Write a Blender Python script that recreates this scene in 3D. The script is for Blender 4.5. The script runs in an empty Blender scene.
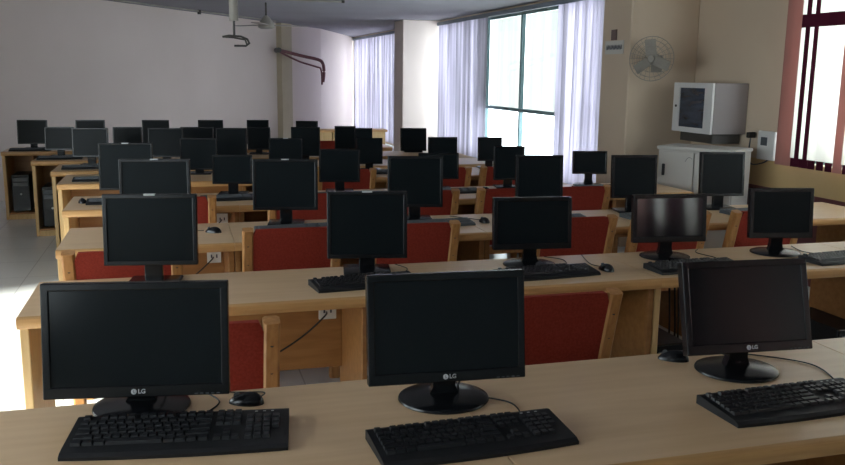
import bpy, bmesh, math, random
from mathutils import Vector, Matrix
random.seed(4)
S = bpy.context.scene
COL = S.collection
R = math.radians

# ------------------------------------------------------------------ materials
def mat(name, color, rough=0.5, metal=0.0, spec=0.5, color2=None, scale=8.0, stretch=(1, 1, 1), bump=0.0, coat=0.0, lo=0.35, hi=0.65, detail=4):
    m = bpy.data.materials.new(name); m.use_nodes = True
    nt = m.node_tree; b = nt.nodes['Principled BSDF']
    b.inputs['Base Color'].default_value = (*color, 1)
    b.inputs['Roughness'].default_value = rough
    b.inputs['Metallic'].default_value = metal
    b.inputs['Specular IOR Level'].default_value = spec
    b.inputs['Coat Weight'].default_value = coat
    b.inputs['Coat Roughness'].default_value = 0.12
    if color2 or bump:
        tc = nt.nodes.new('ShaderNodeTexCoord'); mp = nt.nodes.new('ShaderNodeMapping')
        mp.inputs['Scale'].default_value = stretch
        nz = nt.nodes.new('ShaderNodeTexNoise'); nz.inputs['Scale'].default_value = scale; nz.inputs['Detail'].default_value = detail
        nt.links.new(tc.outputs['Object'], mp.inputs[0]); nt.links.new(mp.outputs[0], nz.inputs['Vector'])
        if color2:
            cr = nt.nodes.new('ShaderNodeValToRGB')
            cr.color_ramp.elements[0].position = lo; cr.color_ramp.elements[0].color = (*color, 1)
            cr.color_ramp.elements[1].position = hi; cr.color_ramp.elements[1].color = (*color2, 1)
            nt.links.new(nz.outputs['Fac'], cr.inputs[0]); nt.links.new(cr.outputs[0], b.inputs['Base Color'])
        if bump:
            bp = nt.nodes.new('ShaderNodeBump'); bp.inputs['Strength'].default_value = bump; bp.inputs['Distance'].default_value = 0.004
            nt.links.new(nz.outputs['Fac'], bp.inputs['Height']); nt.links.new(bp.outputs[0], b.inputs['Normal'])
    return m

def slat_mat(name, color, trans=0.5, dark=.9):
    m = bpy.data.materials.new(name); m.use_nodes = True; nt = m.node_tree
    for n in list(nt.nodes): nt.nodes.remove(n)
    o = nt.nodes.new('ShaderNodeOutputMaterial'); mx = nt.nodes.new('ShaderNodeMixShader'); mx.inputs[0].default_value = trans
    d = nt.nodes.new('ShaderNodeBsdfDiffuse'); t = nt.nodes.new('ShaderNodeBsdfTranslucent')
    tc = nt.nodes.new('ShaderNodeTexCoord'); nz = nt.nodes.new('ShaderNodeTexNoise'); nz.inputs['Scale'].default_value = 60
    cr = nt.nodes.new('ShaderNodeValToRGB')
    cr.color_ramp.elements[0].position = .38; cr.color_ramp.elements[1].position = .62
    cr.color_ramp.elements[0].color = (*[c * dark for c in color], 1); cr.color_ramp.elements[1].color = (*color, 1)
    mp = nt.nodes.new('ShaderNodeMapping'); mp.inputs['Scale'].default_value = (0, .12, 0.004)
    nt.links.new(tc.outputs['Object'], mp.inputs[0]); nt.links.new(mp.outputs[0], nz.inputs['Vector']); nt.links.new(nz.outputs['Fac'], cr.inputs[0])
    for s in (d, t): nt.links.new(cr.outputs[0], s.inputs['Color'])
    nt.links.new(d.outputs[0], mx.inputs[1]); nt.links.new(t.outputs[0], mx.inputs[2]); nt.links.new(mx.outputs[0], o.inputs[0])
    return m

def glass_mat(name, refl=0.06, tint=(.97, 1, 1)):
    m = bpy.data.materials.new(name); m.use_nodes = True; nt = m.node_tree
    for n in list(nt.nodes): nt.nodes.remove(n)
    o = nt.nodes.new('ShaderNodeOutputMaterial'); mx = nt.nodes.new('ShaderNodeMixShader'); mx.inputs[0].default_value = refl
    t = nt.nodes.new('ShaderNodeBsdfTransparent'); t.inputs[0].default_value = (*tint, 1)
    g = nt.nodes.new('ShaderNodeBsdfGlossy'); g.inputs['Roughness'].default_value = .02
    nt.links.new(t.outputs[0], mx.inputs[1]); nt.links.new(g.outputs[0], mx.inputs[2]); nt.links.new(mx.outputs[0], o.inputs[0])
    return m

def floor_mat():
    m = mat('floor_tile', (.55, .56, .55), .28, coat=.2)
    nt = m.node_tree; b = nt.nodes['Principled BSDF']
    tc = nt.nodes.new('ShaderNodeTexCoord'); br = nt.nodes.new('ShaderNodeTexBrick')
    br.offset = 0; br.inputs['Scale'].default_value = 1.0; br.inputs['Brick Width'].default_value = .6; br.inputs['Row Height'].default_value = .6
    br.inputs['Mortar Size'].default_value = .004
    br.inputs['Color1'].default_value = (.64, .66, .65, 1); br.inputs['Color2'].default_value = (.70, .71, .70, 1); br.inputs['Mortar'].default_value = (.42, .42, .42, 1)
    nt.links.new(tc.outputs['Object'], br.inputs['Vector']); nt.links.new(br.outputs['Color'], b.inputs['Base Color'])
    return m

M = dict(
 wall=mat('wall_paint', (.62, .50, .38), .8, color2=(.66, .54, .41), scale=1.2, spec=.2),
 wallf=mat('near_wall_paint', (.48, .54, .55), .8, color2=(.51, .57, .58), scale=1, spec=.2),
 wallr=mat('rear_wall_paint', (.66, .57, .53), .8, color2=(.69, .60, .56), scale=.8, spec=.2),
 ochre=mat('ochre_paint', (.62, .45, .22), .75, color2=(.66, .48, .25), scale=2, spec=.2),
 colm=mat('column_paint', (.46, .39, .29), .8, color2=(.50, .43, .32), scale=2, spec=.2),
 maroon=mat('maroon_paint', (.13, .035, .04), .6, color2=(.16, .045, .05), scale=3),
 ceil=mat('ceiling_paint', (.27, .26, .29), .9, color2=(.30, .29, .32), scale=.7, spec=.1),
 floor=floor_mat(),
 alu=mat('window_frame_teal', (.12, .2, .22), .5, color2=(.14, .23, .25), scale=4),
 rail=mat('blind_rail_grey', (.17, .2, .24), .5, color2=(.2, .23, .27), scale=5),
 top=mat('desk_laminate', (.68, .46, .26), .30, color2=(.74, .52, .31), scale=3, stretch=(1, 9, 9), spec=.65),
 edge=mat('desk_wood_edge', (.50, .27, .10), .4, color2=(.60, .34, .13), scale=5, stretch=(1, 12, 12)),
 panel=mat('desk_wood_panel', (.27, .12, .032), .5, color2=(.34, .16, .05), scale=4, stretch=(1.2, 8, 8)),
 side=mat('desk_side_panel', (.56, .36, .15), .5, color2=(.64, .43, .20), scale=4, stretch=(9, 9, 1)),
 chw=mat('chair_wood', (.40, .18, .055), .42, color2=(.52, .26, .09), scale=6, stretch=(9, 9, 1.2)),
 red=mat('red_upholstery', (.25, .028, .016), .85, color2=(.31, .040, .024), scale=120, bump=.3, spec=.2),
 blk=mat('black_plastic', (.006, .007, .009), .24, spec=.35, color2=(.008, .009, .011), scale=30),
 blkm=mat('matt_black_plastic', (.009, .010, .012), .5, spec=.35, color2=(.012, .013, .015), scale=60),
 key=mat('keycap_black', (.012, .013, .016), .38, spec=.45, color2=(.018, .019, .022), scale=80),
 kgrey=mat('grey_key_plastic', (.07, .08, .09), .5, color2=(.09, .1, .11), scale=80),
 scr=mat('monitor_screen', (.006, .009, .011), .16, spec=.22, color2=(.007, .010, .013), scale=3),
 scrf=mat('matt_monitor_screen', (.007, .010, .012), .3, spec=.10, color2=(.008, .012, .014), scale=3),
 scrg=mat('glossy_screen', (.012, .014, .017), .06, spec=.9, color2=(.013, .016, .018), scale=3),
 logo=mat('logo_silver', (.62, .62, .64), .4),
 led=mat('badge_silver', (.5, .52, .52), .4),
 steel=mat('cupboard_white', (.52, .51, .48), .45, color2=(.56, .55, .52), scale=2),
 rackw=mat('rack_offwhite', (.66, .66, .66), .45, color2=(.7, .7, .7), scale=2),
 rackg=mat('rack_side_grey', (.26, .23, .23), .55, color2=(.29, .26, .26), scale=2),
 rglass=mat('rack_smoked_glass', (.01, .018, .035), .12, color2=(.03, .05, .085), scale=9, stretch=(.6, .6, 3)),
 white=mat('white_plastic', (.72, .72, .70), .4),
 paper=mat('paper', (.6, .58, .54), .8),
 ink=mat('ink', (.05, .05, .08), .7),
 brown=mat('brown_plate', (.14, .09, .08), .5),
 pipe=mat('pipe_lagging_maroon', (.15, .06, .075), .7, color2=(.2, .08, .09), scale=20),
 metal=mat('painted_metal_pale', (.30, .28, .25), .5, color2=(.34, .32, .28), scale=10),
 dmetal=mat('dark_metal', (.06, .055, .05), .5),
 slat=slat_mat('blind_fabric_lilac', (.75, .72, .80), .62, .62),
 sheer=slat_mat('sheer_cream', (.60, .60, .58), .7),
 slatw=slat_mat('blind_fabric_cream', (.86, .84, .80), .55),
 slatp=slat_mat('blind_fabric_rose', (.50, .28, .25), .4),
 slatm=slat_mat('blind_fabric_maroon', (.10, .02, .04), .25),
 glass=glass_mat('window_glass'),
 pink=mat('pink_cloth', (.5, .25, .24), .85, color2=(.6, .34, .32), scale=20),
)

# ------------------------------------------------------------------ mesh helpers
class MB:
    def __init__(s): s.b = bmesh.new(); s.mats = []
    def mi(s, m):
        if m is None: return 0
        if m not in s.mats: s.mats.append(m)
        return s.mats.index(m)
    def _fin(s, verts, M4, m, bev=0, seg=1):
        bmesh.ops.transform(s.b, matrix=M4, verts=verts)
        idx = s.mi(m)
        fs = set(f for v in verts for f in v.link_faces)
        for f in fs: f.material_index = idx
        if bev > 0:
            es = list(set(e for f in fs for e in f.edges))
            r = bmesh.ops.bevel(s.b, geom=es, offset=bev, segments=seg, affect='EDGES', profile=.5)
            for f in r['faces']: f.material_index = idx
    def box(s, x0, x1, y0, y1, z0, z1, m=None, bev=0, seg=1, rot=None):
        g = bmesh.ops.create_cube(s.b, size=1)
        T = Matrix.Translation(((x0+x1)/2, (y0+y1)/2, (z0+z1)/2)) @ Matrix.Diagonal((abs(x1-x0), abs(y1-y0), abs(z1-z0), 1))
        if rot is not None: T = rot @ T
        s._fin(g['verts'], T, m, bev, seg); return s
    def cyl(s, p0, p1, r0, r1=None, m=None, n=16, caps=True):
        p0 = Vector(p0); p1 = Vector(p1); d = p1 - p0
        g = bmesh.ops.create_cone(s.b, cap_ends=caps, segments=n, radius1=r0, radius2=r0 if r1 is None else r1, depth=d.length)
        q = Vector((0, 0, 1)).rotation_difference(d.normalized()).to_matrix().to_4x4()
        s._fin(g['verts'], Matrix.Translation((p0+p1)/2) @ q, m); return s
    def lathe(s, prof, m=None, n=32, at=(0, 0, 0), sx=1, sy=1):
        rings = []
        for r, z in prof:
            rings.append([s.b.verts.new((at[0]+sx*r*math.cos(2*math.pi*k/n), at[1]+sy*r*math.sin(2*math.pi*k/n), at[2]+z)) for k in range(n)])
        i = s.mi(m)
        for a, b in zip(rings, rings[1:]):
            for k in range(n):
                f = s.b.faces.new((a[k], a[(k+1) % n], b[(k+1) % n], b[k])); f.material_index = i
        for rg, fl in ((rings[0], True), (rings[-1], False)):
            f = s.b.faces.new(rg[::-1] if fl else rg); f.material_index = i
        return s
    def tube(s, pts, r, m=None, n=8):
        pts = [Vector(p) for p in pts]; rings = []; i = s.mi(m)
        for k, p in enumerate(pts):
            d = (pts[min(k+1, len(pts)-1)] - pts[max(k-1, 0)]).normalized()
            u = d.cross(Vector((0, 0, 1)))
            u = u.normalized() if u.length > 1e-3 else Vector((1, 0, 0))
            w = d.cross(u).normalized()
            rings.append([s.b.verts.new(p + u*r*math.cos(2*math.pi*j/n) + w*r*math.sin(2*math.pi*j/n)) for j in range(n)])
        for a, b in zip(rings, rings[1:]):
            for j in range(n):
                f = s.b.faces.new((a[j], a[(j+1) % n], b[(j+1) % n], b[j])); f.material_index = i
        s.b.faces.new(rings[0][::-1]).material_index = i; s.b.faces.new(rings[-1]).material_index = i
        return s
    def sweep(s, path, hw, hd, m=None, bev=0):
        """rectangular bar along path in the YZ plane (points x,y,z), half width hw (x), half depth hd"""
        rings = []; i = s.mi(m); pts = [Vector(p) for p in path]
        for k, p in enumerate(pts):
            d = (pts[min(k+1, len(pts)-1)] - pts[max(k-1, 0)]).normalized()
            u = Vector((1, 0, 0)); w = d.cross(u).normalized()
            c = bev
            q = [(-hw+c, -hd), (hw-c, -hd), (hw, -hd+c), (hw, hd-c), (hw-c, hd), (-hw+c, hd), (-hw, hd-c), (-hw, -hd+c)]
            rings.append([s.b.verts.new(p + u*a + w*b) for a, b in q])
        for a, b in zip(rings, rings[1:]):
            for j in range(8):
                s.b.faces.new((a[j], a[(j+1) % 8], b[(j+1) % 8], b[j])).material_index = i
        s.b.faces.new(rings[0][::-1]).material_index = i; s.b.faces.new(rings[-1]).material_index = i
        return s
    def quad(s, pts, m=None):
        f = s.b.faces.new([s.b.verts.new(p) for p in pts]); f.material_index = s.mi(m); return s
    def build(s, name, m=None, parent=None, smooth=False, label=None):
        bmesh.ops.recalc_face_normals(s.b, faces=s.b.faces)
        me = bpy.data.meshes.new(name); s.b.to_mesh(me); s.b.free()
        if s.mats and m is None:
            for x in s.mats: me.materials.append(M[x] if isinstance(x, str) else x)
        else: me.materials.append(M[m])
        if smooth:
            for p in me.polygons: p.use_smooth = True
            me.set_sharp_from_angle(angle=R(35))
        o = bpy.data.objects.new(name, me); COL.objects.link(o)
        if parent: o.parent = parent
        if label: o['label'] = label
        return o

def tag(o, label, cat, group=None, kind=None):
    o['label'] = label; o['category'] = cat
    if group: o['group'] = group
    if kind: o['kind'] = kind
    return o
def thing(name, label, cat, loc=(0, 0, 0), rz=0, group=None):
    o = bpy.data.objects.new(name, None); COL.objects.link(o); o.empty_display_size = .1
    o.location = loc; o.rotation_euler = (0, 0, R(rz))
    return tag(o, label, cat, group)
def struct(o): o['kind'] = 'structure'; return o
def copy_tree(o, parent=None):
    c = o.copy(); COL.objects.link(c)
    if parent is not None: c.parent = parent
    for ch in [k for k in bpy.data.objects if k.parent == o]: copy_tree(ch, c)
    return c
def text_mesh(name, txt, size, depth, m, parent, loc, rot):
    cu = bpy.data.curves.new(name, 'FONT'); cu.body = txt; cu.size = size; cu.extrude = depth; cu.align_x = 'LEFT'; cu.align_y = 'CENTER'; cu.offset = size*.02
    t = bpy.data.objects.new(name, cu); COL.objects.link(t)
    dg = bpy.context.evaluated_depsgraph_get(); me = bpy.data.meshes.new_from_object(t.evaluated_get(dg))
    bpy.data.objects.remove(t); me.materials.clear(); me.materials.append(M[m])
    o = bpy.data.objects.new(name, me); COL.objects.link(o); o.parent = parent; o.location = loc; o.rotation_euler = rot
    return o
def bez(pts, n=10):
    """Catmull-Rom through pts"""
    P = [Vector(p) for p in pts]; P = [P[0]] + P + [P[-1]]; out = []
    for i in range(1, len(P)-2):
        for k in range(n):
            t = k/n; a, b, c, d = P[i-1:i+3]
            out.append(.5*((2*b) + (c-a)*t + (2*a-5*b+4*c-d)*t*t + (3*b-a-3*c+d)*t**3))
    out.append(P[-2]); return out

# ------------------------------------------------------------------ room shell
CZ = 2.62; XW = 4.8; XL = -3.0; YF = -1.8; T = .2
RA = Vector((-3.0, 10.3)); RB = Vector((3.2, 19.6)); RC = Vector((4.8, 23.7))
struct(MB().box(XL-.3, XW+.3, YF-.3, 24.2, -.2, 0).build('floor', 'floor'))
struct(MB().box(XL-.3, XW+.3, YF-.3, 24.2, CZ, CZ+.2).build('ceiling', 'ceil'))
mb = MB()
for a in ((XL-T, -2.8, 0, CZ), (-2.8, -2.2, 0, .9), (-2.8, -2.2, 2.1, CZ), (-2.2, 3.5, 0, CZ), (4.7, XW+T, 0, CZ), (3.5, 4.7, 0, .96), (3.5, 4.7, 2.3, CZ)): mb.box(a[0], a[1], YF-T, YF, a[2], a[3])
struct(mb.build('wall_front', 'wallf'))
def wall_with_openings(mb, x0, x1, y0, y1, ops, m):
    y = y0
    for (a, b, z0, z1) in ops:
        mb.box(x0, x1, y, a, 0, CZ, m); mb.box(x0, x1, a, b, 0, z0, m); mb.box(x0, x1, a, b, z1, CZ, m); y = b
    mb.box(x0, x1, y, y1, 0, CZ, m)
W3 = (.4, 5.9, .96, 2.5); W1 = (8.0, 15.58, .30, 2.55); W2 = (18.2, 23.55, .08, 2.55); W4 = (.2, 6.0, .85, 2.25); W5 = (3.5, 4.7, .96, 2.3); W6 = (-2.8, -2.2, .9, 2.1)
mb = MB(); wall_with_openings(mb, XW, XW+T, YF, 23.9, [W3, W1, W2], 'wall'); struct(mb.build('wall_right'))
mb = MB(); wall_with_openings(mb, XL-T, XL, YF, 10.6, [W4], 'wall'); struct(mb.build('wall_left'))
def slab(a, b, th, z0, z1, name, m):
    d = (b-a).normalized(); n = Vector((-d.y, d.x)); mbb = MB()
    vs = [(*a, z0), (*b, z0), (*(b+n*th), z0), (*(a+n*th), z0)]; vt = [(v[0], v[1], z1) for v in vs]
    mbb.quad(vs).quad(vt)
    for i in range(4): mbb.quad([vs[i], vs[(i+1) % 4], vt[(i+1) % 4], vt[i]])
    bmesh.ops.remove_doubles(mbb.b, verts=mbb.b.verts, dist=1e-5)
    return struct(mbb.build(name, m))
slab(RA, RB, T, 0, CZ, 'wall_rear', 'wallr'); slab(RB, RC, T, 0, CZ, 'wall_rear_corner', 'wallr')
# columns standing out from the right wall
def column(name, x0, y0, y1, m):
    b = MB(); b.box(x0, XW, y0, y1, 0, CZ, m, .01); return struct(b.build(name))
column('wall_column_near', 4.08, 7.25, 7.8, 'wall'); column('wall_column_far', 4.08, 15.6, 16.25, 'wallr')
# the yellowish pilaster on the rear wall
d = (RB-RA).normalized(); n = Vector((d.y, -d.x))
pc = RA + d*((Vector((2.2, 18.1))-RA).dot(d))
slab(pc - d*.36 + n*.12, pc + d*.10 + n*.12, .12, 0, CZ, 'wall_rear_pilaster', 'colm')
struct(MB().box(XW-.012, XW, YF, 7.25, 0, .72, 'maroon').build('trim_1'))
struct(MB().box(XW-.006, XW, YF, 7.25, .72, .95, 'ochre').build('trim_2'))

# windows
def window(name, y0, y1, z0, z1, x, mull, transoms, side=1):
    e = bpy.data.objects.new(name, None); COL.objects.link(e); e['kind'] = 'structure'; e.location = (x, (y0+y1)/2, z0)
    cy = (y0+y1)/2; f = MB(); t = .05
    for yy in (y0+t/2, y1-t/2, *mull): f.box(-.03, .03, yy-t/2-cy, yy+t/2-cy, 0, z1-z0, None)
    for zz in (z0+t/2, z1-t/2, *transoms): f.box(-.028, .028, y0-cy, y1-cy, zz-t/2-z0, zz+t/2-z0, None)
    f.build('window_frame', 'alu', e)
    MB().box(-.003, .003, y0-cy+.02, y1-cy-.02, .02, z1-z0-.02).build('window_pane', 'glass', e)
    return e
window('window_1', *W1, XW+.12, [13.34, 11.86, 10.38], [1.12])
window('window_2', *W2, XW+.12, [20.9], [1.0])
window('window_3', *W3, XW+.12, [2.2, 4.2], [])
window('unseen_window_4', *W4, XL-.12, [2.1, 4.05], [])  # left window out of view, added for the light from the left
w5 = window('unseen_window_5', *W5, 0, [4.1], []); w5.location = (4.1, YF-.12, .96); w5.rotation_euler = (0, 0, R(90))  # unseen window behind the camera, added to light the curtains for the stripe reflection

w6 = window('unseen_window_6', *W6, 0, [], []); w6.location = (-2.5, YF-.12, .9); w6.rotation_euler = (0, 0, R(90))  # unseen glazed opening, added to put a glow in the lower left screen

def slats(y0, y1, z0, z1, x, w, ang, name, m, parent, skip=lambda i: False, pitch=.9):
    b = MB(); k = 0; y = y0 + w/2
    while y < y1 - w*.3:
        if not skip(k):
            a = R(ang + random.uniform(-14, 14)); dy = w/2*math.cos(a); dx = w/2*math.sin(a)
            b.box(-w/2, w/2, -.0008, .0008, z0, z1, None, rot=Matrix.Translation((x, y, 0)) @ Matrix.Rotation(math.pi/2 + a, 4, 'Z'))
        y += w*pitch; k += 1
    return b.build(name, m, parent)
def blinds(label, y0, y1, z1, x, group=None):
    t = thing('vertical_blinds', label, 'blinds', (0, 0, 0))
    MB().box(x-.03, x+.03, y0, y1, z1-.06, z1).build('head_rail', 'rail', t)
    return t
b1 = blinds('lilac grey vertical blinds, left bunch over the wide four-pane window between the two columns', 12.95, 15.55, 2.58, XW-.05)
slats(12.95, 15.5, .28, 2.52, XW-.05, .11, 22, 'slats', 'slat', b1)
b1 = blinds('lilac grey vertical blinds, right bunch over the wide four-pane window beside the wall fan', 7.85, 12.94, 2.58, XW-.05)
slats(7.9, 10.35, .28, 2.52, XW-.05, .11, 22, 'slats', 'slat', b1)
for ya, yb in ((10.41, 11.83), (11.89, 13.31)):
    MB().box(XW+.160, XW+.162, ya, yb, 1.14, 2.5).build('sheer_panel', 'sheer', b1)
b2 = blinds('vertical blinds over the narrow far window left of the far column', 16.3, 23.5, 2.58, XW-.05)
slats(18.2, 23.45, .06, 2.52, XW-.05, .12, 20, 'slats', 'slat', b2)
# curtains over the window behind the camera (seen only as a reflection in a monitor)
t5 = thing('striped_curtain', 'pair of maroon and cream striped curtains seen only as a reflection in a glossy monitor', 'curtain', (3.86, YF+.08, 0))
for nm, mt, off in (('cream_drapes', 'slatw', (2, 5, 13)), ('maroon_drapes', 'slatm', (0, 1, 3, 4, 6, 12, 14)), ('rose_drapes', 'slatp', (7, 8, 9, 10, 11, 15))):
    cb = MB()
    for k in range(16):
        if k not in off: continue
        xa, xb = .90 - (k+1)*.116, .90 - k*.116; yy = lambda q: .035*math.sin(q*13)
        for q in range(4):
            u0, u1 = xa + (xb-xa)*q/4, xa + (xb-xa)*(q+1)/4
            cb.quad([(u0, yy(u0), .1), (u1, yy(u1), .1), (u1, yy(u1), 2.5), (u0, yy(u0), 2.5)])
    bmesh.ops.remove_doubles(cb.b, verts=cb.b.verts, dist=1e-4)
    cb.build(nm, mt, t5)
MB().box(-.97, .93, -.02, .02, 2.5, 2.54).build('curtain_rail', 'rail', t5)
# near window: cream blinds, maroon accent slats and bands
b3 = thing('vertical_blinds', 'cream and maroon striped vertical blinds at the right edge of the photo', 'blinds', (0, 0, 0))
MB().box(XW-.08, XW-.02, 0.3, 5.97, 2.5, 2.56).build('head_rail', 'rail', b3)
cm, mm, rm = MB(), MB(), MB(); y = 5.95; k = 0
pat = 'rwmwmwwwww'
while y > .3:
    ch = 'rrwmwm'[k] if k < 6 else ('m' if k % 9 == 5 else ('r' if k % 9 == 0 else 'w'))
    w = {'r': .085, 'w': .09, 'm': .05}[ch]
    if k in (2, 4): w = .045
    yc = y - w/2; rot = Matrix.Translation((XW-.05, yc, 0)) @ Matrix.Rotation(math.pi/2 + R(10 + random.uniform(-4, 4)), 4, 'Z')
    def seg(b, z0, z1, ww=w): b.box(-ww/2, ww/2, -.001, .001, z0, z1, None, rot=rot)
    if ch == 'w':
        seg(mm, .93, 1.0, w*.72); seg(cm, 1.0, 2.02); seg(mm, 2.02, 2.12); seg(cm, 2.12, 2.5)
    else: seg(mm if ch == 'm' else rm, .93, 2.5)
    y -= w*1.03; k += 1
cm.build('cream_slats', 'slatw', b3); mm.build('maroon_slats', 'slatm', b3, label='dark maroon slats and bands'); rm.build('rose_slats', 'slatp', b3, label='dusty rose slats')

# ------------------------------------------------------------------ desks
ORD = ['nearest', 'second', 'third', 'fourth', 'fifth', 'sixth', 'seventh', 'farthest']
def desk(label, x0, w, y0, y1, row, left_end=False, right_end=False, modesty=True, bay=False, lowfront=False, socket=None):
    t = thing('computer_desk', label, 'desk', (x0 + w/2, (y0+y1)/2, 0), 0, 'computer desks in the long rows')
    hw = w/2 - .0008; hd = (y1-y0)/2; H = .75
    tp = MB(); tp.box(-hw, hw, -hd+.022, hd, H-.026, H, None, .002); tp.build('tabletop', 'top', t)
    ed = MB(); prof = [(0, -.044), (-.012, -.044), (-.019, -.036), (-.022, -.02), (-.019, -.006), (-.012, -.001), (0, -.0003)]
    A = [ed.b.verts.new((-hw, -hd+.022+a, H+z)) for a, z in prof]; B = [ed.b.verts.new((hw, -hd+.022+a, H+z)) for a, z in prof]
    for i in range(len(prof)-1): ed.b.faces.new((A[i], A[i+1], B[i+1], B[i]))
    ed.b.faces.new(A); ed.b.faces.new(B[::-1]); ed.b.faces.new((A[-1], A[0], B[0], B[-1]))
    ed.build('front_edge', 'edge', t, smooth=True)
    for s in (-1, 1):
        xx = s*(hw - .016)
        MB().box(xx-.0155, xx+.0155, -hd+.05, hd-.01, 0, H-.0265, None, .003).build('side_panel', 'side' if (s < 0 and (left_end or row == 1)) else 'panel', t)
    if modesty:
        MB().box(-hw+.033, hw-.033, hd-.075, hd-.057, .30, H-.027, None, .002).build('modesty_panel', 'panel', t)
        if socket is not None:
            so = MB(); so.box(socket-.04, socket+.04, hd-.085, hd-.0755, .53, .61, 'white', .003)
            for dx in (-.015, .015): so.box(socket+dx-.004, socket+dx+.004, hd-.0865, hd-.085, .56, .58, 'ink')
            so.build('socket_plate', None, t)
            MB().tube(bez([(socket-.005, hd-.087, .565), (socket-.02, hd-.11, .55), (socket-.12, hd-.10, .46), (socket-.26, hd-.10, .38), (socket-.42, hd-.10, .33)], 6), .004, n=6).build('power_cable', 'blkm', t, smooth=True)
    if bay:
        MB().box(-hw+.29, -hw+.312, -hd+.06, hd-.08, 0, H-.027, None, .002).build('bay_partition', 'panel', t)
        MB().box(-hw+.033, -hw+.289, -hd+.06, hd-.08, .055, .075, None, .002).build('bay_shelf', 'panel', t)
        MB().box(-hw+.033, -hw+.289, -hd+.055, -hd+.073, 0, .054, None, .002).build('plinth', 'side', t)
    return t
ROWS = [  # x0, unit widths, y near, y far
 (-.62, [1.33]*3, 1.60, 2.30), (-.58, [1.30]*4, 3.20, 3.76), (-.60, [.865, 1.395, 1.41, 1.4], 4.42, 5.06), (-.72, [1.10, 1.54, 1.28, .64], 5.71, 6.36),
 (-.92, [1.42, 1.25, 1.46], 7.08, 7.74), (-1.08, [1.40]*3, 8.00, 8.62), (-1.38, [1.45]*3, 8.95, 9.56), (-1.84, [1.45]*3, 10.05, 10.66)]
POS = {2: ['left', 'right'], 3: ['left-hand', 'middle', 'right-hand'], 4: ['left-end', 'centre-left', 'centre-right', 'right-end']}
for r, (x0, ws, y0, y1) in enumerate(ROWS):
    x = x0
    for i, w in enumerate(ws):
        extra = {0: 'pale wood computer desk section', 1: 'pale wood computer desk section'}.get(r, 'beige topped computer desk section')
        desk(f"{extra}, {POS[len(ws)][i]} one of the {ORD[r]} row from the camera", x, w, y0, y1, r, left_end=(i == 0),
             modesty=not (r in (1, 2) and i >= 2), bay=(i == 0 and r >= 5) , socket={(1, 0): .55, (2, 0): .345, (3, 0): .46, (1, 1): .5, (2, 1): .6, (3, 1): -.3}.get((r, i)))
        x += w

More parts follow.
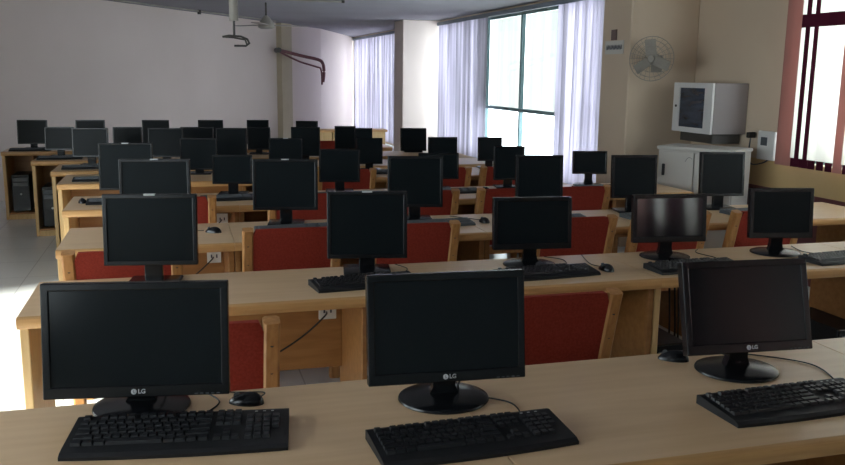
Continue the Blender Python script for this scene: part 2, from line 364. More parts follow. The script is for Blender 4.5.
# ------------------------------------------------------------------ monitors
def monitor(label, X, Y, w, zt, zb, rot, tilt, wide=False, logo=False, badge=False, glossy=False, far=False, H=.75):
    t = thing('computer_monitor', label, 'monitor', (X, Y, H), rot, 'computer monitors')
    zc = (zt+zb)/2 - H; h = zt - zb; h2 = h/2/math.cos(R(tilt)); hw = w/2
    rt_ = Matrix.Translation((0, 0, zc)) @ Matrix.Rotation(R(-tilt), 4, 'X')
    bz = .020 if wide else .018; bb = .030 if wide else .02
    if far: bz = .014; bb = .016
    # casing: bezel frame + rear shell
    c = MB(); dth = .016
    def bx(x0, x1, z0, z1, y0, y1, bev=.003, m=None): c.box(x0, x1, y0, y1, z0, z1, m, bev, 2 if not far else 1, rot=rt_)
    bx(-hw, hw, h2-bz, h2, -dth, dth); bx(-hw, hw, -h2, -h2+bb, -dth, dth)
    bx(-hw, -hw+bz, -h2+.004, h2-.004, -dth*.98, dth); bx(hw-bz, hw, -h2+.004, h2-.004, -dth*.98, dth)
    bx(-hw+.004, hw-.004, -h2+.004, h2-.004, -dth+.008, dth+.004, .002)
    bx(-hw*.72, hw*.72, -h2*.72, h2*.7, dth, dth+.028, .01)
    cas = c.build('casing', 'blk', t)
    MB().box(-hw+bz-.001, hw-bz+.001, -dth+.005, -dth+.0075, -h2+bb-.001, h2-bz+.001, None, rot=rt_).build('screen', 'scrg' if glossy else 'scr' if logo else 'scrf', t)
    # neck and foot
    nb = zc - h2*math.cos(R(tilt))
    nk = MB()
    if wide:
        nw = .032
        pr = [(nw*1.35, .012), (nw*1.1, .03), (nw*.95, nb*.6), (nw, nb+.03), (nw, nb+.08)]
        rings = []
        for a, z in pr: rings.append([nk.b.verts.new(v) for v in ((-a, .012, z), (a, .012, z), (a*.9, .044, z), (-a*.9, .044, z))])
        for p, q in zip(rings, rings[1:]):
            for j in range(4): nk.b.faces.new((p[j], p[(j+1) % 4], q[(j+1) % 4], q[j]))
        nk.b.faces.new(rings[0][::-1]); nk.b.faces.new(rings[-1])
    else: nk.box(-.036, .036, .015, .045, .010, nb+.09, None, .004)
    nk.build('neck', 'blk', t)
    ft = MB()
    if wide: ft.lathe([(.122, 0), (.125, .003), (.123, .008), (.11, .0125), (.045, .019), (.03, .020)], n=48 if logo else 24, at=(0, .02, 0), sx=1, sy=.92)
    else: ft.box(-.105, .105, -.06, .12, 0, .014, None, .006, 2)
    ft.build('foot', 'blk', t, smooth=True)
    if logo:
        lg = MB(); ly = -dth-.0008
        g = bmesh.ops.create_cone(lg.b, cap_ends=True, segments=24, radius1=.0072, radius2=.0072, depth=.0012)
        lg._fin(g['verts'], rt_ @ Matrix.Translation((-.008, ly, -h2+bb*.5)) @ Matrix.Rotation(R(90), 4, 'X'), 'logo')
        # smiling-face cut marks of the round emblem
        lg.box(-.0090, -.0080, ly-.0012, ly, -h2+bb*.5-.003, -h2+bb*.5+.004, 'blkm', rot=rt_)
        lg.box(-.0090, -.0050, ly-.0012, ly, -h2+bb*.5-.003, -h2+bb*.5-.002, 'blkm', rot=rt_)
        e = lg.build('round_emblem', None, cas)
        p = rt_ @ Vector((.002, ly, -h2+bb*.5))
        text_mesh('logo_lettering', 'LG', .0155, .0005, 'logo', cas, p, (R(90-tilt), 0, 0))
        MB().tube(bez([(.045, .03, zc-.05), (.05, .035, nb+.0), (.052, .04, .06), (.055, .07, .02), (.06, .135, .0035), (.03, .18, .0035)], 6), .0028, n=6).build('cable', 'blkm', t, smooth=True)
        bt = MB()
        for i in range(5): bt.box(hw*.62+i*.014, hw*.62+i*.014+.008, -dth-.001, -dth, -h2+.004, -h2+.0065, 'kgrey', rot=rt_)
        bt.build('control_buttons', None, cas)
    if badge:
        MB().box(-.022, .022, -dth-.002, dth*.4, h2-.006, h2+.0012, 'led', rot=rt_).build('badge', None, cas)
    return t

MON = [
('A1',-0.12,2.22,0.463,1.090,0.796,-9,7),
('A2',0.67,2.08,0.429,1.105,0.816,-4,8),
('A3',1.60,2.08,0.408,1.089,0.826,-4,15),
('B1',-0.12,3.6,0.373,1.129,0.838,-9,5),
('B2',0.79,3.62,0.353,1.115,0.819,-10,5),
('B3',1.56,3.58,0.374,1.073,0.833,-6,5),
('B4',2.29,3.6,0.38,1.065,0.831,-6,5),
('B5',2.90,3.56,0.330,1.084,0.834,-11,6),
('C1',-0.13,4.95,0.385,1.142,0.857,-9,4),
('C2',0.59,4.92,0.372,1.133,0.839,-10,5),
('C3',1.37,4.92,0.334,1.139,0.832,-10,5),
('C4',2.18,4.92,0.302,1.134,0.852,-10,5),
('C5',2.85,4.92,0.303,1.125,0.846,-10,5),
('C6',3.51,4.92,0.309,1.136,0.841,-10,5),
('D1',-0.35,6.2,0.360,1.134,0.811,-8,5),
('D2',0.37,6.23,0.282,1.039,0.832,-10,5),
('D3',1.15,6.23,0.303,1.072,0.828,-10,5),
('D4',1.92,6.23,0.310,1.033,0.834,-10,5),
('D5',2.50,6.23,0.248,1.079,0.814,-10,5),
('D6',3.20,6.23,0.280,1.032,0.847,-12,5),
('E1',0.17,7.6,0.312,1.061,0.787,-8,5),
('E2',0.92,7.6,0.299,1.055,0.808,-8,5),
('E3',1.68,7.6,0.238,1.049,0.813,-8,5),
('E4',2.38,7.6,0.275,1.052,0.802,-8,5),
('E5',2.85,7.6,0.233,1.048,0.822,-8,5),
('F1',-0.78,8.45,0.320,1.100,0.833,-8,5),
('F2',-0.11,8.45,0.322,1.096,0.823,-8,5),
('F3',0.50,8.45,0.294,1.093,0.824,-8,5),
('F4',1.22,8.45,0.285,1.099,0.814,-8,5),
('F5',1.81,8.45,0.172,1.086,0.826,-8,5),
('G1',-1.16,9.4,0.282,1.053,0.820,-8,5),
('G2',-0.50,9.4,0.291,1.050,0.802,-8,5),
('G3',0.20,9.4,0.343,1.046,0.793,-8,5),
('G4',0.85,9.4,0.246,1.043,0.796,-8,5),
('G5',1.80,9.4,0.234,1.049,0.795,-8,5),
('G6',2.59,9.4,0.299,1.023,0.763,-10,5),
('H1',-1.56,10.4,0.316,1.072,0.806,-6,5),
('H2',-0.95,10.4,0.314,1.070,0.800,-6,5),
('H3',-0.24,10.4,0.302,1.068,0.792,-6,5),
('H4',0.38,10.4,0.288,1.067,0.786,-6,5),
('H5',0.93,10.4,0.259,1.065,0.780,-6,5),
('H6',1.52,10.4,0.266,1.052,0.774,-6,5)]
NTH = ['leftmost', 'second from left', 'third from left', 'fourth from left', 'fifth from left', 'rightmost']
MLAB = {
 'A1': 'black widescreen monitor on round foot, largest at the lower left of the nearest desk',
 'A2': 'black widescreen monitor on glossy round foot, centre of the nearest desk',
 'A3': 'black widescreen monitor tilted back, right end of the nearest desk',
 'B4': 'black widescreen monitor whose glossy screen reflects the striped curtains, second row',
 'B5': 'black widescreen monitor on the second row near the curtained window, its rightmost',
 'B3': 'black widescreen monitor behind a keyboard and mouse, middle of the second row',
 'B1': 'black squarish monitor directly behind the lower left widescreen, leftmost of second row',
 'B2': 'black squarish monitor on second row, left of the centre keyboard, second from left',
 'C6': 'dark monitor standing in front of the white steel cupboard, rightmost of the third row',
 'D6': 'small dark monitor just right of the wide window, rightmost of the fourth row',
 'G6': 'small dark monitor in front of the far column, rightmost of the seventh row',
 'H1': 'small dark monitor farthest left of all, on the farthest desk row by the rear wall'}
cnt = {r: sum(1 for m in MON if m[0][0] == r) for r in 'ABCDEFGH'}
for n, X, Y, w, zt, zb, rot, tilt in MON:
    r = 'ABCDEFGH'.index(n[0]); i = int(n[1])-1
    nth = 'rightmost' if i == cnt[n[0]]-1 else NTH[i]
    lab = MLAB.get(n) or f"{'black squarish' if r < 3 else 'small dark'} monitor, {nth} on the {ORD[r]} desk row from the camera"
    monitor(lab, X, Y, w, zt, zb, rot, tilt, wide=n in ('A1', 'A2', 'A3', 'B3', 'B4', 'B5', 'D6'), logo=n[0] == 'A',
            badge=n in ('B1', 'B2', 'C1', 'C2', 'D1', 'E2'), glossy=n == 'B4', far=r >= 3)

# ------------------------------------------------------------------ keyboards and mice
def keyboard(label, X, Y, rot, w=.46, d=.165, hero=False, m='blkm', cable=None, H=.75):
    t = thing('keyboard', label, 'keyboard', (X, Y, H), rot, 'computer keyboards')
    b = MB(); hw, hd = w/2, d/2
    # wedge body with a slightly bowed front lip
    pr = [(-hd, 0), (-hd, .008), (-hd+.012, .014), (-hd+.035, .0165), (hd-.012, .027), (hd, .024), (hd, 0)]
    N = 8; rings = []
    for k in range(N+1):
        x = -hw + w*k/N; bow = -.010*(1-((k/N-.5)*2)**2)
        rings.append([b.b.verts.new((x, y + (bow if j < 3 else 0), z)) for j, (y, z) in enumerate(pr)])
    for p, q in zip(rings, rings[1:]):
        for j in range(len(pr)): b.b.faces.new((p[j], p[(j+1) % len(pr)], q[(j+1) % len(pr)], q[j]))
    b.b.faces.new(rings[0][::-1]); b.b.faces.new(rings[-1])
    b.build('body', m, t)
    k = MB(); u = (w-.03)/23.2; v = (d-.05)/6.1
    def zat(y): return .0165 + (y+hd-.035)/(d-.047)*.0105
    def cap(cx, row, n=1.0):
        y = -hd + .037 + (row+.5)*v + (.004 if row == 5 else 0); x = -hw + .015 + cx*u; z = zat(y)
        g = bmesh.ops.create_cube(k.b, size=1)
        for vv in g['verts']:
            tp = vv.co.z > 0
            vv.co.x *= (u*n - (.006 if tp else .0022)); vv.co.y *= (v - (.0065 if tp else .0022)); vv.co.z = z - .002 + (.009 if tp else 0)
            vv.co.x += x + u*n/2; vv.co.y += y
    if hero:
        for row, lay in enumerate([[1.25, 1.25, 1.25, 6.25, 1.25, 1.25, 1.25, 1.25], [2.25]+[1]*10+[2.75], [1.75]+[1]*11+[2.25], [1.5]+[1]*12+[1.5], [1]*13+[2]]):
            cx = 0
            for n_ in lay: cap(cx, row, n_); cx += n_
        cx = 0
        for g_ in ((0, 1), (2, 4), (6.5, 4), (11, 4)):
            for j in range(g_[1]): cap(g_[0]+j, 5)
        for row in (3, 4, 5):
            for j in range(3): cap(15.4+j, row)
        for j in range(3): cap(15.4+j, 0)
        cap(16.4, 1)
        for row in range(5):
            for j in range(3 if row in (1, 0) else 4): cap(18.9+j, row)
        k.build('keys', 'key', t)
        ac = MB(); ac.box(-.012, .03, -hd+.006, -hd+.010, .0125, .0135, 'kgrey')
        for j in range(3): MB().box(hw-.085+j*.02, hw-.078+j*.02, hd-.02, hd-.016, .0262, .0272).build('indicator', 'led', t)
        ac.build('indicator', None, t)
    else:
        for row in range(5):
            for g0, g1 in ((0, 15), (15.4, 18.4), (18.9, 22.9)):
                k2 = (g1-g0); cap(g0, row, k2)
        k.build('keys', 'kgrey', t)
    if cable:
        inv = Matrix.Rotation(-R(rot), 4, 'Z') @ Matrix.Translation((-X, -Y, -H))
        MB().tube([inv @ p for p in bez(cable)], .0022, n=6).build('cable', 'blkm', t, smooth=True)
    return t
def mouse(label, X, Y, rot, cable=None, H=.75):
    t = thing('computer_mouse', label, 'mouse', (X, Y, H), rot, 'computer mice')
    b = MB(); g = bmesh.ops.create_uvsphere(b.b, u_segments=20, v_segments=12, radius=1)
    for v in g['verts']:
        x, y, z = v.co; v.co = (x*.026*(1-.12*y), y*.048, max(z, 0)*.031*(1-.25*y) + max(min(z, 0), -.01)*0)
    b.build('shell', 'blk', t, smooth=True)
    MB().cyl((-.004, .026, .0215), (.004, .026, .0215), .008, n=12).build('scroll_wheel', 'kgrey', t)
    if cable:
        inv = Matrix.Rotation(-R(rot), 4, 'Z') @ Matrix.Translation((-X, -Y, -H))
        MB().tube([inv @ p for p in bez(cable)], .0020, n=6).build('cable', 'blkm', t, smooth=True)
    return t
z = .7535
KB = [
 ('long black keyboard lying in front of the lower left monitor', -.02, 2.015, -8, .515, .20, True, [(.04, 2.115, .77), (.045, 2.15, z), (.08, 2.22, z), (.04, 2.30, z), (-.02, 2.325, z)]),
 ('long black keyboard lying in front of the centre monitor of the nearest desk', .655, 1.818, 2, .485, .175, True, [(.80, 1.905, .762), (.83, 1.93, z), (.835, 2.02, z), (.76, 2.10, z), (.73, 2.2, z), (.72, 2.285, z)]),
 ('long black keyboard at the right end of the nearest desk', 1.575, 1.82, 2, .485, .175, True, [(1.78, 1.905, .762), (1.82, 1.93, z), (1.86, 2.08, z), (1.75, 2.2, z), (1.62, 2.27, z)]),
 ('black keyboard in front of the second monitor from left, second row', .735, 3.41, 8, .45, .15, True, [(.8, 3.49, .762), (.92, 3.55, z), (.98, 3.64, z), (.95, 3.74, z)]),
 ('black keyboard with a mouse at its right, middle of the second row', 1.56, 3.395, 4, .46, .15, True, [(1.62, 3.5, .762), (1.72, 3.54, z), (1.76, 3.66, z), (1.70, 3.74, z)]),
 ('black keyboard in front of the monitor with striped reflection', 2.29, 3.36, 4, .46, .15, True, [(2.4, 3.45, .762), (2.52, 3.52, z), (2.50, 3.66, z), (2.56, 3.74, z)]),
 ('black keyboard at the right end of the second row', 3.14, 3.36, 6, .46, .15, True, [(3.1, 3.44, .762), (3.06, 3.56, z), (3.1, 3.7, z)]),
 ('grey keyboard behind the red chair, second monitor of third row', .62, 4.72, 5, .44, .14, False, None),
 ('grey keyboard behind the red chair, third monitor of third row', 1.45, 4.72, 5, .44, .14, False, None),
 ('grey keyboard on the third row, before its fourth monitor', 2.2, 4.72, 5, .44, .14, False, None),
 ('grey keyboard on the third row, before its fifth monitor', 2.90, 4.72, 5, .44, .14, False, None),
 ('grey keyboard on the third row, in front of the white cupboard', 3.64, 4.73, 5, .44, .14, False, None),
 ('dark keyboard on the fourth row, before its leftmost monitor', -.38, 6.0, 0, .44, .14, False, None),
 ('dark keyboard on the fourth row, before its second monitor', .36, 6.02, 4, .44, .14, False, None),
 ('dark keyboard on the fourth row, before its third monitor', 1.15, 6.02, 4, .44, .14, False, None),
 ('dark keyboard on the fourth row, before its fourth monitor', 1.98, 6.05, 2, .42, .14, False, None),
 ('dark keyboard on the fourth row, before its rightmost monitor', 3.2, 6.03, 5, .44, .14, False, None),
 ('dark keyboard on the fifth row, left end near the aisle', -.62, 7.28, 0, .40, .14, False, None),
 ('dark keyboard on the fifth row, before its third monitor', 1.68, 7.38, 4, .40, .14, False, None),
 ('dark keyboard on the sixth row, before its leftmost monitor', -.80, 8.22, 2, .42, .14, False, None),
 ('dark keyboard on the sixth row, before its second monitor', -.1, 8.22, 2, .42, .14, False, None),
 ('dark keyboard on the seventh row, left end near the aisle', -1.14, 9.17, 2, .42, .14, False, None),
 ('dark keyboard on the farthest row, left end near the aisle', -1.56, 10.17, 2, .42, .14, False, None)]
for lab, X, Y, rot, w, dd, hero, cab in KB:
    keyboard(lab, X, Y, rot, w, dd, hero, 'kgrey' if lab.startswith('grey') else 'blkm', cab)
for lab, X, Y, rot, cab in [
 ('black mouse behind the lower left keyboard', .15, 2.20, 70, [(.19, 2.22, .757), (.20, 2.26, z), (.12, 2.28, z), (.02, 2.335, z)]),
 ('black mouse half hidden behind the foot of the tilted monitor', 1.47, 2.235, 60, None),
 ('black mouse right of the middle keyboard, second row', 1.865, 3.42, 10, [(1.86, 3.47, .757), (1.85, 3.55, z), (1.9, 3.74, z)]),
 ('black mouse at the right end of the second row', 3.37, 3.56, 10, None),
 ('small black mouse at the left of the third row', .17, 4.76, 60, [(.12, 4.79, .757), (.02, 4.84, z), (-.04, 4.9, z)]),
 ('small black mouse behind a red chair, middle of the third row', 1.76, 4.76, 10, [(1.75, 4.81, .757), (1.7, 4.9, z), (1.62, 5.0, z)]),
 ('small black mouse by the fourth monitor of the fourth row', 2.26, 6.1, 10, None),
 ('small black mouse at the left end of the fourth row', -.63, 6.05, 10, None)]:
    mouse(lab, X, Y, rot, cab)

# ------------------------------------------------------------------ chairs
def make_chair(detail=True):
    t = thing('library_chair', 'x', 'chair', (0, 0, 0), 0, 'red backed wooden chairs')
    for s in (-1, 1):
        p = MB(); p.sweep([(s*.225, -.19, 0), (s*.225, -.175, .25), (s*.225, -.18, .46), (s*.225, -.215, .62), (s*.225, -.262, .80), (s*.225, -.271, .83), (s*.225, -.274, .838), (s*.225, -.276, .846)], .027, .027, bev=.009)
        post = p.build('back_post', 'chw', t)
        for zz, yy in ((.66, -.2465), (.76, -.2735)):
            MB().cyl((s*.225, yy, zz), (s*.225, yy-.006, zz+.001), .006, n=8).build('dowel_plug', 'dmetal', post)
        f = MB(); f.sweep([(s*.225, .20, 0), (s*.225, .20, .40), (s*.225, .20, .425)], .021, .021, bev=.006); f.build('leg', 'chw', t)
        MB().box(s*.225-.012, s*.225+.012, -.155, .18, .36, .415, None, .004).build('seat_rail', 'chw', t)
    MB().box(-.2, .2, .188, .212, .36, .415, None, .004).build('front_rail', 'chw', t)
    MB().box(-.2, .2, -.188, -.166, .36, .415, None, .004).build('rear_rail', 'chw', t)
    MB().box(-.218, .218, -.15, .225, .416, .475, None, .018, 3).build('seat', 'red', t, smooth=True)
    b = MB(); nx, nz = 10, 10; th = .019; F_ = []; Bk = []
    for k in range(nz+1):
        zz = .50 + .345*k/nz; yb = -.186 - .09*((zz-.48)/.36)**1.15
        wd = .199 if k < nz else .185
        F_.append([b.b.verts.new((-wd + 2*wd*i/nx, yb - th + .012*(1-((i/nx-.5)*2)**2)*(-1 if k > 0 else 0)*.6, zz + (.006*(1-((i/nx-.5)*2)**4) if k == nz else 0))) for i in range(nx+1)])
        Bk.append([b.b.verts.new((-wd + 2*wd*i/nx, yb + th, zz)) for i in range(nx+1)])
    for k in range(nz):
        for i in range(nx):
            b.b.faces.new((F_[k][i], F_[k][i+1], F_[k+1][i+1], F_[k+1][i])); b.b.faces.new((Bk[k][i], Bk[k+1][i], Bk[k+1][i+1], Bk[k][i+1]))
        b.b.faces.new((F_[k][0], F_[k+1][0], Bk[k+1][0], Bk[k][0])); b.b.faces.new((F_[k][nx], Bk[k][nx], Bk[k+1][nx], F_[k+1][nx]))
    for i in range(nx):
        b.b.faces.new((F_[nz][i], F_[nz][i+1], Bk[nz][i+1], Bk[nz][i])); b.b.faces.new((F_[0][i], Bk[0][i], Bk[0][i+1], F_[0][i+1]))
    b.build('backrest', 'red', t, smooth=True)
    return t
chair0 = make_chair(); used = False
CH = [  # x, y of the post tops, rotation, label
 (.04, 2.65, 0, 'red backed wooden chair behind the lower left monitor, tucked under the second desk row'),
 (1.30, 2.73, 0, 'red backed wooden chair right of the centre front monitor, tucked under the second desk row'),
 (-.25, 3.88, 0, 'red backed wooden chair at the left end of the third desk row'),
 (.545, 4.28, 0, 'red backed wooden chair in the centre left, third desk row, second from left'),
 (1.19, 4.28, 0, 'red backed wooden chair behind the second row squarish monitor, third desk row, third from left'),
 (2.13, 4.28, 0, 'red backed wooden chair between the two second row widescreens, third desk row'),
 (2.74, 4.28, 0, 'red backed wooden chair left of the touching pair behind the reflecting monitor'),
 (3.40, 4.28, 0, 'red backed wooden chair right of the touching pair in front of the white cupboard'),
 (-.03, 5.52, 0, 'red backed wooden chair with sunlit right post, fourth desk row, leftmost'),
 (.80, 5.52, 0, 'red backed wooden chair, fourth desk row, second from left'),
 (1.60, 5.52, 0, 'red backed wooden chair, fourth desk row, third from left'),
 (2.24, 5.52, 0, 'red backed wooden chair, fourth desk row, second from right'),
 (2.76, 5.52, 0, 'red backed wooden chair below the small monitor by the window, fourth desk row, rightmost'),
 (1.33, 6.9, 0, 'red backed wooden chair, fifth desk row, left of its three'),
 (2.17, 6.9, 0, 'red backed wooden chair, fifth desk row, middle of its three'),
 (2.76, 6.9, 0, 'red backed wooden chair, fifth desk row, right of its three'),
 (1.60, 9.92, 0, 'red backed wooden chair at the farthest desk row, near the wooden counter')]
for X, Y, rz, lab in CH:
    c = chair0 if not used else copy_tree(chair0); used = True
    c.location = (X, Y + .27, 0); c.rotation_euler = (0, 0, R(rz)); c['label'] = lab

# ------------------------------------------------------------------ computer towers
def tower(label, X, Y, z0=0):
    t = thing('computer_tower', label, 'computer', (X, Y, z0), 0, 'computer towers under the desks')
    MB().box(-.088, .088, -.19, .2, .01, .41, None, .004).build('case', 'blkm', t)
    f = MB(); f.box(-.09, .09, -.205, -.189, .01, .412, None, .006, 2); f.build('front_bezel', 'blk', t)
    d_ = MB(); d_.box(-.074, .074, -.209, -.204, .34, .38, 'kgrey', .001); d_.box(-.074, .074, -.209, -.204, .29, .33, 'kgrey', .001); d_.build('drive_bays', None, t)
    MB().cyl((0, -.204, .2), (0, -.21, .2), .011, m='led', n=12).build('power_button', None, t)
    ft = MB()
    for a in (-.07, .07):
        for b_ in (-.16, .16): ft.cyl((a, b_, 0), (a, b_, .012), .012, n=8)
    ft.build('feet', 'blkm', t)
tower('black computer tower in the left end bay of the sixth desk row', -1.08+.16, 8.0+.29, .076)
tower('black computer tower in the left end bay of the seventh desk row', -1.38+.16, 8.95+.29, .076)
tower('black computer tower in the left end bay of the farthest desk row', -1.84+.16, 10.05+.29, .076)
tower('dark computer tower on the floor beneath the second row, under the reflecting monitor', 2.16, 3.50, 0)
tower('dark computer tower on the floor beneath the second row, at the right edge', 3.18, 3.50, 0)
t = thing('cable_bundle', 'black cables hanging in loops beneath the second row desk beside the tower', 'cable', (2.36, 3.6, 0))
for k, (dx, rr) in enumerate([(0, .1), (.03, .12), (.05, .09)]):
    pts = [(dx-.05, 0, .70), (dx-.03, .0, .45), (dx-.02, 0, .25)] + [(dx+.08+rr*math.cos(a), .01*k, .14+rr*math.sin(a)) for a in [math.pi*(1-.25*j) for j in range(-1, 7)]]
    MB().tube(bez(pts, 6), .005, n=6).build('cable', 'blkm', t, smooth=True)

# ------------------------------------------------------------------ cupboard, rack, wall things
rz = 33 - 90
t = thing('steel_cupboard', 'white steel cupboard in the corner right of the wall fan', 'cupboard', (4.335, 5.92, 0), 0)
t.rotation_euler = (0, 0, R(123))   # local +x runs along the face away from the near corner
L = .66; D = .36; Hc = 1.05
b = MB(); b.box(0, L, -D, 0, .04, Hc-.03, None, .004); b.box(.03, L-.03, -D+.03, -.03, 0, .04, 'dmetal'); b.mats = []; b.build('body', 'steel', t)
MB().box(-.01, L+.01, -D-.01, .02, Hc-.03, Hc, None, .005).build('lid', 'steel', t)
for i in range(2):
    dr = MB(); dr.box(.01+i*(L/2-.002), L/2-.004+i*(L/2-.006), 0.0005, .018, .06, Hc-.045, None, .003); dr = dr.build('door', 'steel', t)
    if i == 1:
        MB().box(L-.075, L-.05, .018, .035, .80, .90, None, .005).build('door_handle', 'blkm', dr)
        sq = MB(); sq.tube(bez([(L*.62, .020, .93), (L*.58, .020, .965), (L*.54, .020, .96), (L*.50+.02, .020, .95)], 6), .002, 'kgrey', 5); sq.build('scribble', None, dr)
t = thing('network_rack', 'off-white wall cabinet with dark glass door and grey side above the white cupboard', 'rack', (XW, 6.43, 1.14))
MB().box(-.34, -.003, 0, .60, 0, .44, None, .004).build('body', 'rackg', t)
fr = MB(); x = -.343
fr.box(x-.02, x, 0, .115, .0, .44); fr.box(x-.02, x, .50, .60, 0, .44); fr.box(x-.02, x, .116, .499, 0, .045); fr.box(x-.02, x, .116, .499, .395, .44)
dr = fr.build('door', 'rackw', t); MB().box(x-.012, x-.004, .112, .503, .042, .398).build('door_glass', 'rglass', dr)
MB().cyl((x-.02, .55, .23), (x-.026, .55, .23), .012, n=12).build('lock', 'blkm', dr)
MB().box(-.30, -.02, .05, .55, -.085, -.003, None, .004).build('mounting_shelf', 'dmetal', t)
# plug board and cable
t = thing('switch_box', 'white wall switchboard with grey plug cable beside the striped blinds', 'electrical box', (XW, 6.10, .95))
MB().box(-.05, -.013, -.12, .10, 0, .24, None, .006).build('box', 'white', t)
MB().box(-.056, -.0505, -.03, .05, .12, .19, None, .002).build('socket', 'kgrey', t)
MB().box(-.085, -.013, .17, .21, .17, .22, None, .006).build('plug', 'blkm', t)
MB().tube(bez([(-.05, .19, .17), (-.05, .20, .05), (-.04, .17, -.05), (-.05, .02, -.03), (-.03, -.03, .0)], 8), .006, n=6).build('cable', 'kgrey', t, smooth=True)

# wall fan
t = thing('wall_fan', 'pale caged oscillating fan mounted on the near column', 'fan', (4.37, 7.24, 1.79))
MB().box(-.05, .05, -.04, 0, -.12, .04, None, .006).box(-.02, .02, -.14, -.03, -.03, .0, None, .004).build('wall_bracket', 'metal', t)
MB().cyl((0, -.13, 0), (0, -.25, .0), .055, .045, n=16).build('motor', 'metal', t, smooth=True)
cg = MB(); Rr = .20; yc = -.28
tilt_m = None
for rr in (.20, .165, .12, .07):
    for yy in ((0,) if rr == .20 else (-.06*(1-(rr/.2)**2)**.5-.01, .05*(1-(rr/.2)**2)**.5)):
        cg.tube([(rr*math.cos(a), yc+yy, rr*math.sin(a)) for a in [2*math.pi*j/28 for j in range(29)]], .0035 if rr == .2 else .002, n=5)
for j in range(24):
    a = 2*math.pi*j/24
    cg.tube([(q*.2*math.cos(a), yc-.06*(1-q*q)**.5-.01, q*.2*math.sin(a)) for q in (.15, .5, .8, 1)], .0018, n=4)
cg.build('cage', 'metal', t)
bl = MB()
for j in range(3):
    a = 2*math.pi*j/3+.4
    bl.box(.03, .175, -.003, .003, -.05, .05, None, .002, rot=Matrix.Translation((0, yc, 0)) @ Matrix.Rotation(a, 4, 'Y') @ Matrix.Rotation(R(25), 4, 'X'))
bl.cyl((0, yc-.03, 0), (0, yc+.03, 0), .03)
bl.build('blades', 'metal', t)
t.rotation_euler = (0, 0, R(-42))

# sign and plate on the front of the near column
t = tag(MB().box(4.066, 4.0795, 7.50, 7.60, 1.97, 2.07, None, .002).build('switch_plate', 'brown'), 'small brown square plate above the paper sign on the near column', 'plate')
t = thing('paper_sign', 'small white paper sign with dark handwriting beside the window', 'sign', (4.079, 7.55, 1.84))
MB().box(-.006, -.001, -.19, .17, 0, .125).build('sheet', 'paper', t)
wr = MB(); rnd = random.Random(2); yy = .14
while yy > -.14:
    wr.tube([(-.008, yy, .04), (-.008, yy-.012, .085), (-.008, yy-.022, .045)], .003, 'ink', 4); yy -= .028
wr.build('handwriting', None, t)

# projector bracket, ceiling fan, tube light
t = thing('projector_bracket', 'white pole from the ceiling with a dark empty wire bracket, no projector', 'bracket', (.46, 7.0, 0))
MB().cyl((0, 0, 2.02), (0, 0, CZ), .035, n=16).build('pole', 'metal', t, smooth=True)
b = MB(); b.cyl((0, 0, 1.90), (0, 0, 2.02), .009, n=8)
b.tube([(-.09, .0, 1.895), (-.04, -.02, 1.905), (.05, -.02, 1.90), (.10, -.01, 1.88), (.115, 0, 1.85), (.09, .02, 1.83), (.0, .03, 1.83)], .009, n=6)
b.tube([(-.08, .12, 1.90), (0, .10, 1.895), (.09, .08, 1.88), (.10, .04, 1.84)], .008, n=6)
b.build('wire_bracket', 'dmetal', t)
t = thing('ceiling_fan', 'pale ceiling fan hanging near the rear wall behind the projector pole', 'fan', (1.30, 12.8, 0))
MB().cyl((0, 0, 2.40), (0, 0, CZ), .014, n=8).build('down_rod', 'dmetal', t)
MB().lathe([(.02, 2.44), (.06, 2.40), (.11, 2.33), (.12, 2.27), (.08, 2.25)], n=20).build('motor', 'metal', t, smooth=True)
for j in range(3):
    MB().box(.1, .62, -.06, .06, 2.30, 2.308, None, .002, rot=Matrix.Rotation(R(10+120*j), 4, 'Z')).build('blade', 'metal', t)
t = thing('tube_light', 'unlit tube light batten on the ceiling right of the projector pole', 'light fitting', (1.6, 11.6, CZ))
MB().box(-.62, .62, -.02, .02, -.03, -.001, None, .004).build('batten', 'ceil', t); MB().cyl((-.58, 0, -.050), (.58, 0, -.050), .012, n=12).build('tube', 'metal', t, smooth=True)
for s in (-1, 1): MB().box(s*.6-.02, s*.6+.02, -.014, .014, -.065, -.028, None, .003).build('lamp_holder', 'dmetal', t)
t = thing('ceiling_conduit', 'thin conduit pipe running along the ceiling edge of the rear wall', 'pipe', (0, 0, 0))
MB().tube([(-.79-.0, 13.0, CZ-.02), (1.9, 16.9, CZ-.02)], .012, n=8).build('pipe', 'metal', t)
for f_ in (.45, .9): MB().cyl((-.79+2.69*f_, 13.0+3.9*f_, CZ-.07), (-.79+2.69*f_, 13.0+3.9*f_, CZ-.001), .03, n=12).build('junction_box', 'dmetal', t)

# lagged pipes poking out of the pilaster
t = thing('coolant_pipes', 'maroon lagged air conditioner pipes bent out of the rear pilaster', 'pipe', (0, 0, 0))
A_ = Vector((2.0, 17.35, 2.07))
MB().tube(bez([A_, (2.45, 17.45, 1.97), (2.80, 17.5, 1.90), (2.90, 17.5, 1.82), (2.92, 17.5, 1.65), (2.90, 17.5, 1.45)], 8), .032, n=8).build('thick_pipe', 'pipe', t, smooth=True)
MB().tube(bez([A_ - Vector((0, 0, .03)), (2.4, 17.42, 1.86), (2.75, 17.5, 1.76), (2.86, 17.5, 1.70), (2.88, 17.5, 1.40)], 8), .018, n=8).build('thin_pipe', 'pipe', t, smooth=True)
MB().cyl((1.97, 17.55, 2.07), (1.99, 17.25, 2.07), .05, n=12).build('wall_sleeve', 'dmetal', t)

# wooden cabinet at the back
t = thing('wooden_counter', 'long pale wooden counter against the far end, behind the farthest monitors', 'counter', (2.9, 15.2, 0), 0)
MB().box(-.75, .75, -.2, .2, .60, .64, None, .004).build('counter_top', 'edge', t)
for x0 in (-.73, -.25, .25): MB().box(x0, x0+.46, -.19, .19, 0, .598, None, .006).build('door', 'side', t)

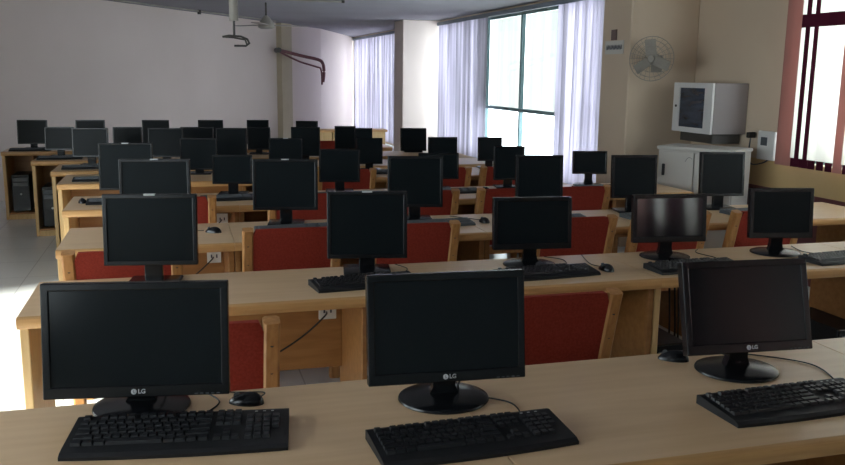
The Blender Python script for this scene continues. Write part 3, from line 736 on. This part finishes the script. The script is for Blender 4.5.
# ------------------------------------------------------------------ light
w = bpy.data.worlds.new('World'); S.world = w; w.use_nodes = True
bg = w.node_tree.nodes['Background']; bg.inputs[0].default_value = (.90, .96, 1.0, 1); bg.inputs[1].default_value = 6.5
def portal(y0, y1, z0, z1, x, sgn):
    l = bpy.data.lights.new('portal', 'AREA'); l.shape = 'RECTANGLE'; l.size = y1-y0; l.size_y = z1-z0; l.cycles.is_portal = True
    o = bpy.data.objects.new('window_portal', l); COL.objects.link(o); o.location = (x, (y0+y1)/2, (z0+z1)/2)
    o.rotation_euler = (R(90), 0, R(90 if sgn < 0 else -90))
for W in (W1, W2, W3): portal(*W, XW+.21, -1)
portal(*W4, XL-.21, 1); portal(*W5, YF-.21, 1); p5 = COL.objects[-1]; p5.location = (4.1, YF-.21, 1.63); p5.rotation_euler = (R(90), 0, R(0))
p5.rotation_euler = Vector((0, 1, 0)).to_track_quat('-Z', 'Z').to_euler()
portal(*W6, YF-.21, 1); p6 = COL.objects[-1]; p6.location = (-2.5, YF-.21, 1.5); p6.rotation_euler = p5.rotation_euler
sl = bpy.data.lights.new('sun', 'SUN'); sl.energy = 14; sl.angle = R(9); sl.color = (1, .96, .88)
so = bpy.data.objects.new('sun', sl); COL.objects.link(so)
so.rotation_euler = Vector((.78, .33, -.56)).to_track_quat('-Z', 'Y').to_euler()

# ------------------------------------------------------------------ camera
cd = bpy.data.cameras.new('camera'); cam = bpy.data.objects.new('camera', cd); COL.objects.link(cam)
cd.sensor_width = 36; cd.lens = 36*850/845; cd.clip_start = .05
yaw, pit, rol = R(16.1), R(10.5), R(.7)
fw = Vector((math.sin(yaw)*math.cos(pit), math.cos(yaw)*math.cos(pit), -math.sin(pit)))
rt = Vector((math.cos(yaw), -math.sin(yaw), 0)); up = rt.cross(fw)
r2 = rt*math.cos(rol) + up*math.sin(rol); u2 = -rt*math.sin(rol) + up*math.cos(rol)
m4 = Matrix((r2, u2, -fw)).transposed().to_4x4(); m4.translation = (0, 0, 1.62)
cam.matrix_world = m4; S.camera = cam
S.view_settings.view_transform = 'Standard'; S.view_settings.look = 'None'; S.view_settings.gamma = 1; S.view_settings.use_curve_mapping = False
S.view_settings.exposure = 0.28
